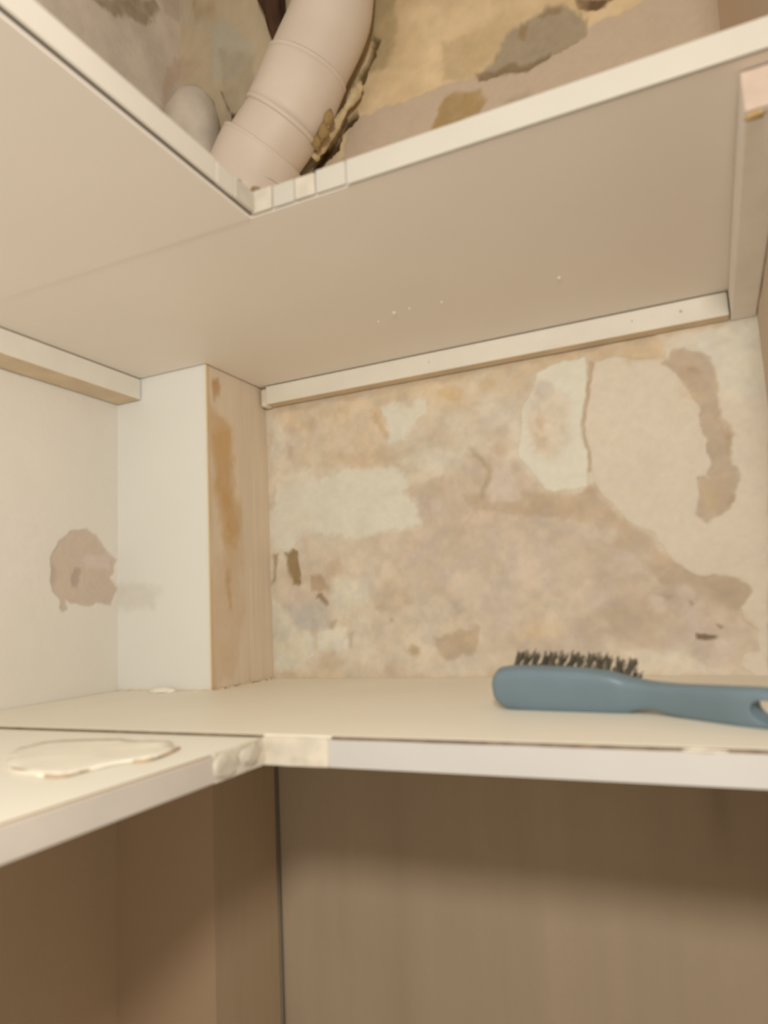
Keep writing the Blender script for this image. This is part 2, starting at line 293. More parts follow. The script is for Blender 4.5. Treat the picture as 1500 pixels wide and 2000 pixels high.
([(0.315,0.089),(0.313,0.086),(0.309,0.085),(0.304,0.085),(0.299,0.087),(0.298,0.090),(0.300,0.093),(0.304,0.094),(0.309,0.094),(0.314,0.092)],(183,156,120),5,0,2,0.8),
([(0.324,0.073),(0.323,0.072),(0.321,0.071),(0.319,0.071),(0.318,0.072),(0.317,0.074),(0.318,0.075),(0.320,0.077),(0.322,0.076),(0.323,0.075)],(172,146,112),2.5,0,1,0.8),
([(0.357,0.035),(0.355,0.031),(0.351,0.029),(0.346,0.029),(0.342,0.031),(0.340,0.035),(0.342,0.039),(0.346,0.041),(0.351,0.041),(0.356,0.038)],(180,153,115),4,0,2,0.8),
([(0.339,0.013),(0.335,0.008),(0.327,0.005),(0.316,0.005),(0.308,0.009),(0.305,0.014),(0.308,0.019),(0.317,0.022),(0.328,0.022),(0.336,0.019)],(192,166,131),7,0,3,0.8),
([(0.233,0.074),(0.244,0.076),(0.238,0.065),(0.232,0.067)],(176,152,120),3,0,1,0.8),
([(0.259,0.057),(0.266,0.062),(0.263,0.039),(0.258,0.041)],(178,156,128),3,0,1,0.7),
([(0.210,0.020),(0.234,0.035),(0.255,0.021),(0.249,0.008),(0.209,0.008)],(193,168,135),7,0,3,0.8),
([(0.669,0.044),(0.678,0.045),(0.690,0.042),(0.687,0.040),(0.677,0.037),(0.670,0.038)],(124,99,72),1.6,-2,0.8,0.95,'plaster_hole','dark slit above the brush handle'),
([(0.689,0.054),(0.696,0.051),(0.692,0.049)],(135,108,80),2,-1,0.6,0.9),
([(0.668,0.078),(0.672,0.074),(0.670,0.073)],(130,104,78),2,-1,0.6,0.9),
([(0.634,0.089),(0.652,0.084),(0.646,0.082)],(176,146,112),3,0,1,0.7),
([(0.585,0.336),(0.576,0.303),(0.573,0.284),(0.578,0.252),(0.574,0.229),(0.579,0.229),(0.581,0.250),(0.577,0.284),(0.580,0.303),(0.589,0.335)],(178,151,117),1.3,-0.8,1,0.8),  # edge shadow between flake and sheet, painted as a dark line
([(0.158,0.382),(0.434,0.383),(0.619,0.385),(0.745,0.387),(0.744,0.370),(0.617,0.371),(0.433,0.368),(0.158,0.364)],(188,160,124),4,0,2,0.75),  # shaded band below the back batten, painted onto the wall
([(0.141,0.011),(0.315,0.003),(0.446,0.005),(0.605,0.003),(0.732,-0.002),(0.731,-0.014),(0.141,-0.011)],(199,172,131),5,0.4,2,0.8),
([(0.303,0.765),(0.495,0.763),(0.654,0.775),(0.819,0.792),(0.799,0.608),(0.521,0.668),(0.257,0.650)],(192,166,136),3,0.8,2,0.9),
([(0.440,0.826),(0.499,0.823),(0.517,0.790),(0.481,0.761),(0.432,0.772)],(196,166,120),6,0,4,0.8),
([(0.525,0.805),(0.542,0.816),(0.565,0.813),(0.578,0.822),(0.597,0.816),(0.622,0.785),(0.619,0.766),(0.598,0.754),(0.567,0.754),(0.547,0.746),(0.508,0.754),(0.484,0.755),(0.502,0.774)],(164,142,111),3,-2,3,1,'bare_patch','grey brown bare patch above the shelf'),
([(0.484,0.755),(0.481,0.768),(0.502,0.764),(0.547,0.755),(0.573,0.758),(0.576,0.750),(0.546,0.743),(0.508,0.752)],(132,108,74),3,-1.5,2,0.85),
([(0.539,0.814),(0.552,0.812),(0.545,0.786),(0.537,0.793)],(150,122,78),3,0,2,0.8),
([(0.565,0.811),(0.578,0.821),(0.594,0.817),(0.590,0.810),(0.571,0.807)],(138,108,70),4,0,2,0.7),
([(0.418,0.711),(0.425,0.734),(0.442,0.749),(0.483,0.739),(0.491,0.721),(0.481,0.709),(0.449,0.702)],(170,138,88),4,-0.8,3,0.95),
([(0.078,0.964),(0.146,0.929),(0.140,0.878),(0.116,0.825),(0.093,0.821),(0.083,0.878)],(168,148,116),6,0,3,0.55),
([(0.095,0.850),(0.105,0.847),(0.108,0.826),(0.100,0.822)],(70,46,24),1.8,-4,1,0.95),
([(0.077,0.893),(0.080,0.892),(0.094,0.858),(0.096,0.849),(0.092,0.854)],(120,98,70),1.5,-1,0.6,0.8),
([(0.129,0.492),(0.129,0.492),(0.129,0.492),(0.129,0.492),(0.129,0.492),(0.129,0.493),(0.129,0.493),(0.129,0.493),(0.129,0.493),(0.129,0.493)],(170,138,88),4,0,1,0),
([(0.514,0.709),(0.544,0.719),(0.553,0.705),(0.543,0.702)],(178,156,125),4,0,2,0.85),
([(0.611,0.818),(0.653,0.799),(0.640,0.788),(0.617,0.801)],(108,80,54),4,-3,2,0.95),
([(0.344,0.949),(0.375,0.935),(0.379,0.878),(0.361,0.823),(0.330,0.820)],(172,147,103),6,0,3,0.8),
([(0.340,0.879),(0.348,0.868),(0.329,0.817),(0.307,0.797),(0.300,0.809),(0.324,0.834)],(105,82,42),2.5,-6,2,0.95),  # recess beside the pipe, its gap shadow painted in dark brown
([(0.292,0.771),(0.309,0.775),(0.307,0.765),(0.287,0.746),(0.278,0.725),(0.262,0.717),(0.239,0.702),(0.225,0.706),(0.249,0.734),(0.273,0.741)],(84,60,28),2.5,-8,2,0.98)]  # lower recess along the pipe, gap shadow painted in as well

LEFT = [
([(-0.341,0.389),(-0.215,0.388),(-0.109,0.391),(-0.109,0.381),(-0.215,0.374),(-0.305,0.373),(-0.341,0.372)],(192,167,132),4,0,2,0.7),  # shaded band below the left batten, painted onto the wall
([(-0.205,0.197),(-0.184,0.203),(-0.168,0.195),(-0.148,0.176),(-0.132,0.167),(-0.137,0.150),(-0.144,0.145),(-0.132,0.129),(-0.142,0.109),(-0.157,0.111),(-0.177,0.108),(-0.201,0.114),(-0.210,0.115),(-0.208,0.107),(-0.215,0.103),(-0.221,0.108),(-0.219,0.117),(-0.231,0.124),(-0.235,0.134),(-0.234,0.164),(-0.223,0.184)],(188,166,136),1.6,-1.6,1.2,1,'bare_patch','round pinkish brown bare patch beside the pillar'),
([(-0.199,0.156),(-0.190,0.154),(-0.189,0.141),(-0.194,0.133),(-0.202,0.134),(-0.203,0.144)],(168,145,119),2.5,-1,1,0.9),
([(-0.234,0.155),(-0.224,0.155),(-0.228,0.131),(-0.234,0.134)],(176,150,124),3,0,1,0.8),
([(-0.190,0.166),(-0.141,0.171),(-0.144,0.155),(-0.183,0.154)],(199,176,151),5,0,2,0.7),
([(-0.281,0.212),(-0.249,0.227),(-0.237,0.193),(-0.247,0.126),(-0.299,0.126),(-0.300,0.179)],(213,196,172),14,0,5,0.6),
([(-0.181,0.936),(-0.055,1.043),(-0.046,1.031),(-0.068,0.989),(-0.083,0.976),(-0.100,0.970),(-0.138,0.944),(-0.166,0.936)],(158,138,106),5,-0.8,3,0.9),
([(-0.043,1.054),(0.007,1.093),(0.061,1.131),(0.099,1.141),(0.060,1.090),(0.041,1.059),(-0.011,1.038),(-0.037,1.032)],(192,172,140),6,0.5,3,0.8),
([(0.031,1.106),(0.084,1.153),(0.107,1.148),(0.071,1.107),(0.045,1.091)],(172,142,98),5,0,3,0.8),
([(0.067,1.096),(0.140,1.155),(0.183,1.157),(0.215,1.158),(0.180,1.091),(0.127,1.025),(0.088,1.007),(0.080,1.026),(0.089,1.070)],(184,170,140),5,0.8,3,0.8),
([(-0.032,0.941),(-0.012,0.967),(0.077,1.031),(0.080,1.013),(0.039,0.980),(-0.006,0.940),(-0.026,0.906),(-0.033,0.854),(-0.048,0.853)],(192,164,130),5,0,3,0.7)]

SIDE = [
([(-0.124,0.319),(-0.081,0.328),(-0.078,0.239),(-0.064,0.233),(-0.068,0.182),(-0.086,0.149),(-0.089,0.096),(-0.100,0.091),(-0.097,0.154),(-0.112,0.214),(-0.122,0.239)],(172,136,92),7,0,3,0.8),
([(-0.120,0.312),(-0.090,0.318),(-0.085,0.238),(-0.073,0.192),(-0.091,0.180),(-0.102,0.223),(-0.117,0.260)],(166,124,74),6,0,3,0.55),
([(-0.118,0.388),(-0.105,0.389),(-0.104,0.365),(-0.114,0.354)],(158,112,64),4,0,2,0.7),
([(-0.123,0.349),(-0.086,0.331),(-0.079,0.286),(-0.125,0.278)],(174,136,90),7,0,3,0.7),
([(-0.096,0.149),(-0.088,0.147),(-0.090,0.096),(-0.097,0.096)],(140,95,45),2.5,0,1.2,0.85),
([(-0.120,0.158),(-0.065,0.182),(-0.064,0.082),(-0.089,0.008),(-0.120,0.012)],(180,150,115),7,0,3,0.7)]

FRONT = [
([(-0.005,0.135),(0.043,0.135),(0.066,0.123),(0.056,0.103),(0.016,0.100),(-0.005,0.104)],(200,186,158),8,0,4,0.6)]


# light level each surface was seen under when its colours were read (linear, per channel)
K_BACK = (.90, .79, .635); K_UP = (.68, .62, .55); K_LEFT = (.85, .76, .59); K_SIDE = (.72, .62, .50); K_FRONT = (.89, .78, .60)

wall_mat = mat_attr('plaster_and_paint')
board_paint = mat_attr('board_paint', .6, .12, 260)

# ---------------------------------------------------------------- walls
def base_back(x, z):
    c = np.empty((len(x), 3)); m = fbm(x, z, 45, 3, 5); m2 = fbm(x, z, 14, 8, 4)
    mid = alb((202, 181, 150), K_BACK); pale = alb((210, 193, 163), K_BACK); tan = alb((192, 167, 134), K_BACK)
    t = np.clip(.5+.9*m+.5*m2, 0, 1)[:, None]; c[:] = tan*(1-t)+pale*t; c = .5*c+.5*mid
    upz = np.clip((z-.40)/.01, 0, 1)[:, None]; t = np.clip(.5+.8*m2+.3*m, 0, 1)[:, None]
    ca = alb((176, 150, 112), K_UP)*(1-t)+alb((198, 172, 134), K_UP)*t
    gl = np.clip((.30-x-.12*fbm(x, z, 12, 44, 3))/.06, 0, 1)[:, None]*.75
    ca = ca*(1-gl)+alb((163, 147, 122), K_UP)*gl
    c = c*(1-upz)+ca*upz
    st = fbm(x, z*.06, 55, 12, 4)
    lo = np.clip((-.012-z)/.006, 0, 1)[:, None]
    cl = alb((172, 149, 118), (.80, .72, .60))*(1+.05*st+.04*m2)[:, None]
    cl = cl*(1-.16*np.exp(-((x-.675)/.012)**2)*np.clip((z+.19)/.05, 0, 1))[:, None]
    cl = cl*(1-.05*np.exp(-((x-.318)/.02)**2))[:, None]
    cl = cl*(1-.68*np.exp(-((x-(CW+.0012))/.0022)**2))[:, None]  # gap beside the pillar: its shade is darkened into the wall colour
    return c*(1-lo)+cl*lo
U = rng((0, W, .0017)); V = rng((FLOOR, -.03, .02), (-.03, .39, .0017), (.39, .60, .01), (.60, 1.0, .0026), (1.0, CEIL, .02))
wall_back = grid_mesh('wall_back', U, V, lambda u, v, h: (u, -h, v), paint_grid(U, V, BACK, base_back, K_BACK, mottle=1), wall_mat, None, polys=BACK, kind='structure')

def base_left(y, z):
    m = fbm(y, z, 12, 21, 4)
    c = alb((210, 196, 168), K_LEFT)*(1+.03*m)[:, None]
    upz = np.clip((z-.40)/.01, 0, 1)[:, None]; t = np.clip(.5+.9*fbm(y, z, 22, 6, 4), 0, 1)[:, None]
    c = c*(1-upz)+(alb((196, 178, 150), K_LEFT)*(1-t)+alb((218, 198, 168), K_LEFT)*t)*upz
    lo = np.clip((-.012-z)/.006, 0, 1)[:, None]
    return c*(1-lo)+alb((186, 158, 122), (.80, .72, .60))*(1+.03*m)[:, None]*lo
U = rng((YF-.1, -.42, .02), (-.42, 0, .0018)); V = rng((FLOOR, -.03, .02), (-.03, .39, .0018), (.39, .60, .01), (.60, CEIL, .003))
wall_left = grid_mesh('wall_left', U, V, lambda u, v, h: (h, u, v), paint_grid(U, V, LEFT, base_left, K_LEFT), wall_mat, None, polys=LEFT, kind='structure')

def base_right(y, z):
    return alb((196, 172, 140), K_LEFT)*(1+.05*fbm(y, z, 14, 2, 4))[:, None]
U = rng((-.46, 0, .006)); V = rng((FLOOR, CEIL, .008))
wall_right = grid_mesh('wall_right', U, V, lambda u, v, h: (W-h, u, v), paint_grid(U, V, [], base_right, K_LEFT), wall_mat, None, flip=True, kind='structure')

m_ceil = mat_plain('ceiling_paint', (.62, .55, .43), .8)
obj('ceiling', box(bmesh.new(), -.05, W+.05, YF-.1, .05, CEIL, CEIL+.04), m_ceil, kind='structure')
m_floor = mat_plain('floor_screed', (.42, .35, .26), .8, .15, 12)
obj('floor', box(bmesh.new(), -.05, W+.05, YF-.1, .05, FLOOR-.04, FLOOR), m_floor, kind='structure')

# boxed-in pillar in the back left corner: a painted front board and a stained side board
pillar = bpy.data.objects.new('wall_pillar', None); link(pillar, kind='structure', label='boxed corner pillar, cream front and rust-stained right side'); pillar.empty_display_size = .02
def base_front(x, z):
    lo = np.clip((-.012-z)/.006, 0, 1)[:, None]
    c = alb((216, 204, 178), K_FRONT)*(1+.015*fbm(x, z, 14, 4, 3))[:, None]
    e = np.clip((x-(CW-.004))/.002, 0, 1)[:, None]*.5
    c = c*(1-e)+alb((214, 195, 155), K_FRONT)*e
    return c*(1-lo)+alb((172, 142, 108), (.80, .72, .60))*lo
U = rng((0, CW-.0012, .0022), (CW-.0012, CW, .0006)); V = rng((FLOOR, -.03, .02), (-.03, .40, .0022), (.40, .58, .02))
grid_mesh('front_board', U, V, lambda u, v, h: (u, -CD-h*.2, v), paint_grid(U, V, FRONT, base_front, K_FRONT), board_paint, pillar)
def base_side(y, z):
    st = fbm(y, z*.05, 170, 9, 4); c = alb((188, 163, 132), K_SIDE)*(1+.10*st+.03*fbm(y, z, 30, 8, 3))[:, None]
    e = np.clip((-CD+.012-y+.004*fbm(y, z*.3, 60, 3, 3))/.008, 0, 1)[:, None]*.7
    c = c*(1-e)+alb((176, 140, 96), K_SIDE)*e
    e = np.clip((-CD+.003-y)/.001, 0, 1)[:, None]*.8
    c = c*(1-e)+alb((212, 190, 150), K_SIDE)*e
    lo = np.clip((-.012-z)/.006, 0, 1)[:, None]
    return c*(1-lo)+alb((176, 150, 116), (.80, .72, .60))*(1+.05*st)[:, None]*lo
U = rng((-CD, -.0002, .0016)); V = rng((-.012, .40, .002), (.40, .58, .02))
grid_mesh('side_board', U, V, lambda u, v, h: (CW+h*.3, u, v), paint_grid(U, V, SIDE, base_side, K_SIDE), board_paint, pillar)
U = rng((-CD, -.0055, .0016)); V = rng((FLOOR, -.012, .006))
grid_mesh('side_board', U, V, lambda u, v, h: (CW+h*.3, u, v), paint_grid(U, V, [], base_side, K_SIDE), board_paint, pillar)
obj('top_board', box(bmesh.new(), .0005, CW-.0005, -CD+.0005, -.0005, .575, .58), mat_plain('bare_board', (.5, .42, .3)), pillar)

# plaster mound in the corner above the shelf, a filled stub beside the drain pipe
bm = bmesh.new()
tube(bm, [(.062, -.052, .62), (.062, -.052, .70), (.063, -.052, .78), (.063, -.05, .82), (.064, -.046, .845), (.064, -.042, .86), (.064, -.038, .868)],
     [.043, .043, .042, .039, .031, .018, .005], 28, True, .035)
obj('plaster_mound', bm, mat_plain('mound_plaster', tuple(alb((190, 171, 145), (.80, .70, .56))), .85, .14, 26, .5, 90), wall_back, True, label='pale rounded plaster mound in the upper corner')

# ---------------------------------------------------------------- shelves
m_top = mat_plain('shelf_laminate', (.87, .83, .72), .5, .02, 9, .05)
m_topc = mat_plain('shelf_laminate_cream', (.90, .88, .78), .5, .02, 9, .05)
m_under = mat_plain('shelf_underside', (.86, .79, .72), .5, .02, 6, .04)
m_edge = mat_plain('white_edge_strip', (.50, .475, .415), .45, .03, 14, .04)
m_edgel = mat_plain('white_edge_strip_long', (.66, .62, .54), .45, .03, 14, .04)
m_edge2 = mat_plain('white_edge_strip_cool', (.60, .58, .55), .45, .03, 14, .04)
m_fill = mat_plain('filler', (.70, .64, .53), .8, .12, 60, .5, 140)
m_dirt = mat_plain('dirty_joint', (.54, .49, .41), .7, .1, 80, .3)
m_speck = mat_plain('paint_speck', (.82, .77, .66), .6)

g = .0025
# upper back shelf
s = thing('shelf_board', (W/2, -D, ZU), 'upper back shelf board seen from below, white front edge, under the peeled pipe wall', 'shelf', 'shelf boards of the corner unit')
obj('board', prism([(CW+g, -.0005), (W-.001, -.0005), (W-.001, -D), (.001, -D), (.001, -CD-g), (CW+g, -CD-g)], ZU, ZU+.018, .0005), m_under, s)
obj('edge_strip', box(bmesh.new(), L+.0879, W-.001, -D-.0035, -D-.0012, ZU-.0004, ZU+TU, .0006), m_edge, s, label='cream white edge strip along the front')
xs = L+.0025
for k, (ln, mt) in enumerate([(.020, m_dirt), (.020, m_edge), (.018, m_dirt), (.026, m_edge)]):
    obj('joint_piece', box(bmesh.new(), xs, xs+ln-.0004, -D-.0040+.0004*(k % 2), -D-.0012, ZU+.0003, ZU+TU-.0006*(k % 3), .0012), mt, s); xs += ln+.0003
for x, y, r in [(.411, -.15, .0032), (.409, -.147, .002), (.585, -.142, .0024), (.465, -.15, .0016), (.43, -.153, .0014), (.387, -.139, .0012)]:
    obj('paint_speck', lump(bmesh.new(), (x, y, ZU-.0003), (r*.8, r*1.25, .0012), int(x*1000), .4, 2), m_speck, s, True)
# upper left shelf
s = thing('shelf_board', (L/2, -D, ZU), 'upper left shelf board seen from below, white edge with dark gap', 'shelf', 'shelf boards of the corner unit')
obj('board', prism([(.001, -D-.0001), (L, -D-.0001), (L, YF), (.001, YF)], ZU-.0006, ZU+.0185, .0005), m_under, s)
obj('edge_strip', box(bmesh.new(), L+.0032, L+.0055, YF, -D-.0512, ZU+.0006, ZU+TU, .0006), m_edgel, s, label='cream white edge strip over a dark gap')
obj('raw_or_shade_edge', box(bmesh.new(), L+.0001, L+.0031, YF, -D-.0004, ZU+.0022, ZU+.016), mat_plain('gap_shade', (.05, .032, .02), .9), s, label='dark strip standing in for shade in the gap')  # near-black strip set in the gap to paint its shade
ys = -D-.0045
for k, (ln, mt) in enumerate([(.024, m_dirt), (.022, m_edgel)]):
    obj('joint_piece', box(bmesh.new(), L+.0026, L+.0060-.0005*k, ys-ln+.0003, ys, ZU+.0008, ZU+TU-.0012, .0010), mt, s); ys -= ln+.0002
# lower back shelf
s = thing('shelf_board', (W/2, -D, -TL), 'lower back shelf board with the blue brush lying on it', 'shelf', 'shelf boards of the corner unit')
obj('board', prism([(CW+g, -.0005), (W-.001, -.0005), (W-.001, -D+.0012), (L, -D+.0012), (L, -D+.0002), (.001, -D+.0002), (.001, -CD-g), (CW+g, -CD-g)], -TL+.0005, .0018, .0004), m_top, s)
m_raw = mat_plain('raw_board_edge', (.20, .14, .085), .9, .3, 120, .4)
obj('raw_or_shade_edge', box(bmesh.new(), .002, L-.001, -D-.0009, -D+.0002, -.0004, .0013), m_raw, s, label='dark raw edge along the board joint')
obj('raw_or_shade_edge', box(bmesh.new(), L+.055, W-.002, -D-.0010, -D+.0011, -.002, .0014), m_raw, s, label='dark raw edge above the front strip')
n = 60; bm = bmesh.new(); pr = []
for i in range(n+1):
    x = L+.05+(W-.002-L-.05)*i/n; w = .0006*float(fbm(np.array([x]), np.array([.3]), 16, 3, 3)[0])
    pr.append([bm.verts.new(q) for q in ((x, -D-.0035, -TL), (x, -D-.0035, -.0001+w), (x, -D-.0014, -.0001+w), (x, -D-.0014, -TL))])
for a, b in zip(pr, pr[1:]):
    for k in range(4): bm.faces.new((a[k], b[k], b[(k+1) % 4], a[(k+1) % 4]))
bm.faces.new(pr[0]); bm.faces.new(pr[-1][::-1])
obj('edge_strip', bm, m_edge2, s, label='white edge strip along the front, slightly loose')
bm = bmesh.new(); box(bm, L+.0008, L+.054, -D-.0050, -D+.0002, -TL-.0006, .0006, .0016, 3)
bmesh.ops.subdivide_edges(bm, edges=bm.edges[:], cuts=4, use_grid_fill=True)
for v in bm.verts:
    nn = float(fbm(np.array([v.co.x+v.co.z]), np.array([v.co.z*1.3+v.co.y]), 90, 5, 3)[0]); v.co.y -= .0016*nn; v.co.z += .0009*nn
obj('filler_lump', bm, m_fill, s, True, label='rough plaster filler over the corner joint')
bm = bmesh.new(); lump(bm, (.677, -D-.0016, .0004), (.012, .003, .0013), 7, .4, 3)
obj('filler_lump', bm, m_fill, s, True, label='small filler crumb on the front gap')
# lower left shelf
s = thing('shelf_board', (L/2, -D, -TL), 'lower left cream shelf board carrying the flat plaster flake', 'shelf', 'shelf boards of the corner unit')
obj('board', prism([(.001, -D-.0010), (L-.0012, -D-.0010), (L-.0012, YF), (.001, YF)], -TL+.0005, -.0006, .0004), m_topc, s)
obj('raw_or_shade_edge', box(bmesh.new(), L-.0012, L-.0006, YF, -D-.02, -.003, -.0008), mat_plain('tan_raw_edge', (.45, .34, .22)), s)
obj('edge_strip', box(bmesh.new(), L-.0006, L+.0020, YF, -D-.060, -TL, -.0016, .0006), mat_plain('white_edge_strip_left', (.66, .60, .53), .5, .06, 18, .08), s, label='greyish white edge strip')
bm = bmesh.new(); box(bm, L-.0008, L+.0028, -D-.060, -D-.0030, -TL-.0003, 0, .0010, 3)
bmesh.ops.subdivide_edges(bm, edges=bm.edges[:], cuts=4, use_grid_fill=True)
for v in bm.verts:
    nn = float(fbm(np.array([v.co.y+v.co.z]), np.array([v.co.z*1.3+v.co.x]), 100, 15, 3)[0]); v.co.x += .0020*nn; v.co.z += .0007*nn
lump(bm, (L+.0018, -D-.050, -.009), (.0024, .014, .0085), 22, .35, 3); lump(bm, (L+.0020, -D-.022, -.008), (.0022, .012, .008), 27, .35, 3)
obj('filler_lump', bm, m_fill, s, True, label='grey plaster filler at the inner end of the edge')

# ---------------------------------------------------------------- battens under the upper shelf
m_bat = mat_plain('white_batten', (.74, .71, .63), .5, .04, 25, .08)
m_bat_shade = mat_plain('batten_shade_face', (.68, .55, .40), .8, .1, 30, .2)  # darker tone for batten undersides, shade put into the colour
m_batr = mat_plain('tan_batten', (.88, .83, .78), .6, .05, 25, .08)
def batten(x0, x1, y0, y1, h, label, mt, ends):
    b = thing('shelf_batten', ((x0+x1)/2, (y0+y1)/2, ZU-h), label, 'batten', 'white battens under the upper shelf')
    o = obj('bar', box(bmesh.new(), x0, x1, y0, y1, ZU-h, ZU-.0012, .0018), mt, b)
    if ends:                                            # the lower face gets a darker colour that stands in for its shade
        o.data.materials.append(m_bat_shade)
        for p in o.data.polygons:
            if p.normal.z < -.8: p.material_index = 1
    return b
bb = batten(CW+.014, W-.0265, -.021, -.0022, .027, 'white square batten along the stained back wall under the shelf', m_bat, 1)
bm = bmesh.new(); box(bm, CW+.004, CW+.0145, -.0195, -.0022, ZU-.0285, ZU-.003, .004, 3)
obj('end_filler', bm, m_fill, bb, True, label='chipped filler at the pillar end')
for x, r in [(.69, .0016), (.64, .001), (.40, .001)]: obj('nail_head', lump(bmesh.new(), (x, -.0212, ZU-.013), (r, .0007, r), int(x*90), .2, 2), m_dirt, bb, True)
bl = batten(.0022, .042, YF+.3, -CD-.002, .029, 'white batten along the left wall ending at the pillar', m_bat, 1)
br = batten(W-.0252, W-.0006, -D+.012, -.0022, .0275, 'tan batten along the right wall, blunt end toward the front', m_batr, 0)
obj('end_face', box(bmesh.new(), W-.0250, W-.0008, -D+.0108, -D+.0124, ZU-.0273, ZU-.0014, .0006), mat_plain('end_grain', (.50, .40, .33), .8, .08, 50, .2), br, label='pinkish sawn end of the batten')
bm = bmesh.new(); lump(bm, (W-.02, -D+.016, ZU-.0285), (.006, .004, .002), 3, .4, 2)
obj('glue_drip', bm, mat_plain('old_glue', (.42, .29, .13), .5), br, True, label='brown glue drip under the front end')

# ---------------------------------------------------------------- drain pipe above the upper shelf
pipe = thing('drain_pipe', (.075, -.07, .582), 'thick cream drain pipe with collars bending up beside the peeled wall', 'pipe')
m_pipe = mat_plain('pipe_plastic', tuple(alb((203, 178, 148), (.84, .71, .55))), .5, .04, 14, .06)
m_pipe2 = mat_plain('pipe_collar', tuple(alb((205, 180, 150), (.84, .71, .55))), .5, .05, 18, .08)
def spline(P, n):
    P = [Vector(p) for p in P]; Q = [2*P[0]-P[1]]+P+[2*P[-1]-P[-2]]; out = []
    for i in range(1, len(Q)-2):
        for k in range(n):
            t = k/n; a, b, c, d = Q[i-1:i+3]
            out.append(.5*((2*b)+(c-a)*t+(2*a-5*b+4*c-d)*t*t+(3*b-a-3*c+d)*t**3))
    return out+[P[-1]]
CP = [(0.078, -0.07, 0.583), (0.1553, -0.066, 0.6441), (0.1749, -0.066, 0.6773), (0.1968, -0.066, 0.7103), (0.2351, -0.066, 0.7491), (0.2744, -0.066, 0.8128), (0.303, -0.066, 0.8571), (0.3123, -0.066, 0.8911), (0.3183, -0.066, 0.9711), (0.32030000000000003, -0.066, 1.149)]
PATH = spline(CP, 8)
def sect(i0, i1, r, rim=0):
    p = PATH[i0:i1+1]; rr = [r]*len(p)
    if rim: rr[-1] = r-rim; rr[0] = r-rim; rr[1] = r
    return tube(bmesh.new(), p, rr, 48)
obj('collar', sect(0, 24, .0600, .0012), m_pipe2, pipe, True)
obj('pipe_section', sect(23, 32, .0535), m_pipe, pipe, True)
obj('collar', sect(31, 39, .0565, .0012), m_pipe2, pipe, True)
obj('pipe_section', sect(38, len(PATH)-1, .0540), m_pipe, pipe, True)
for i, r in ((24, .0603), (31, .0568), (39, .0567)):      # rolled rims of the sockets
    q = PATH[i]; t = (PATH[min(i+1, len(PATH)-1)]-PATH[i-1]).normalized()
    obj('rim', tube(bmesh.new(), [q-t*.005, q-t*.002, q, q+t*.002], [r-.0010, r, r, r-.002], 48), m_pipe2, pipe, True)
m_foam = mat_plain('foam_bead', tuple(alb((190, 164, 120), (.85, .75, .62))), .9, .25, 70, .8, 90)
bm = bmesh.new()
fp = spline([(0.3239, -0.016, 0.8024), (0.3138, -0.02, 0.7803), (0.3008, -0.024, 0.761), (0.286, -0.028, 0.7392), (0.2702, -0.03, 0.7167), (0.2535, -0.03, 0.7033)], 7)
tube(bm, fp, [.0055+.0035*float(fbm(np.array([i*.21]), np.array([.5]), 2, 7, 2)[0]) for i in range(len(fp))], 12, True, .12)
obj('foam_bead', bm, m_foam, pipe, True, label='ragged yellow foam bead where pipe meets wall')
bm = bmesh.new()
for k, q in enumerate([(0.2939, -0.06, 0.7291), (0.287, -0.06, 0.7138), (0.2748, -0.058, 0.709)]): lump(bm, q, (.009, .006, .012), k+3, .5, 2)
obj('foam_bead', bm, mat_plain('brown_foam', (.36, .25, .11), .9, .2, 60, .6), pipe, True, label='brown foam lumps on the pipe joint')

# rotten wood wedge beside the pipe at the very top
bm = bmesh.new(); rows = []
for k in range(9):
    t = k/8; z = 1.02-.125*t; hw = .021*(1-t)**.7+.004; cx = .184+.017*t
    rows.append([bm.verts.new((cx+hw*math.cos(a)*(1+.25*random.uniform(-1, 1)), -.019+.017*math.sin(a)*(1+.15*random.uniform(-1, 1))*(1-.4*t), z)) for a in [i*2*math.pi/9 for i in range(9)]])
for a, b in zip(rows, rows[1:]):
    for i in range(9): bm.faces.new((a[i], a[(i+1) % 9], b[(i+1) % 9], b[i]))
bm.faces.new(rows[0]); bm.faces.new(rows[-1][::-1])
obj('wood_wedge', bm, mat_plain('rotten_wood', (.07, .035, .018), .85, .5, 20, .8, 80, streak=(3, 3, .6)), label='dark brown rotten wood wedge left of the pipe top', cat='wood scrap')
# dirty curl of debris on the upper inner corner
bm = bmesh.new(); cv = []
for k in range(14):
    a = .2+k*.36; cv.append((.3795+.0095*math.cos(a), -.376+.011*math.sin(a)*.8, ZU+.0232+.0045*math.sin(a*.7+.5)+.0006*k))
tube(bm, cv, [.0030+.0009*math.sin(k) for k in range(14)], 8, True, .2)
obj('debris_curl', bm, mat_plain('grey_brown_debris', (.22, .16, .08), .9, .3, 90), smooth=True, label='small grey brown curl of debris on upper shelf corner', cat='debris')

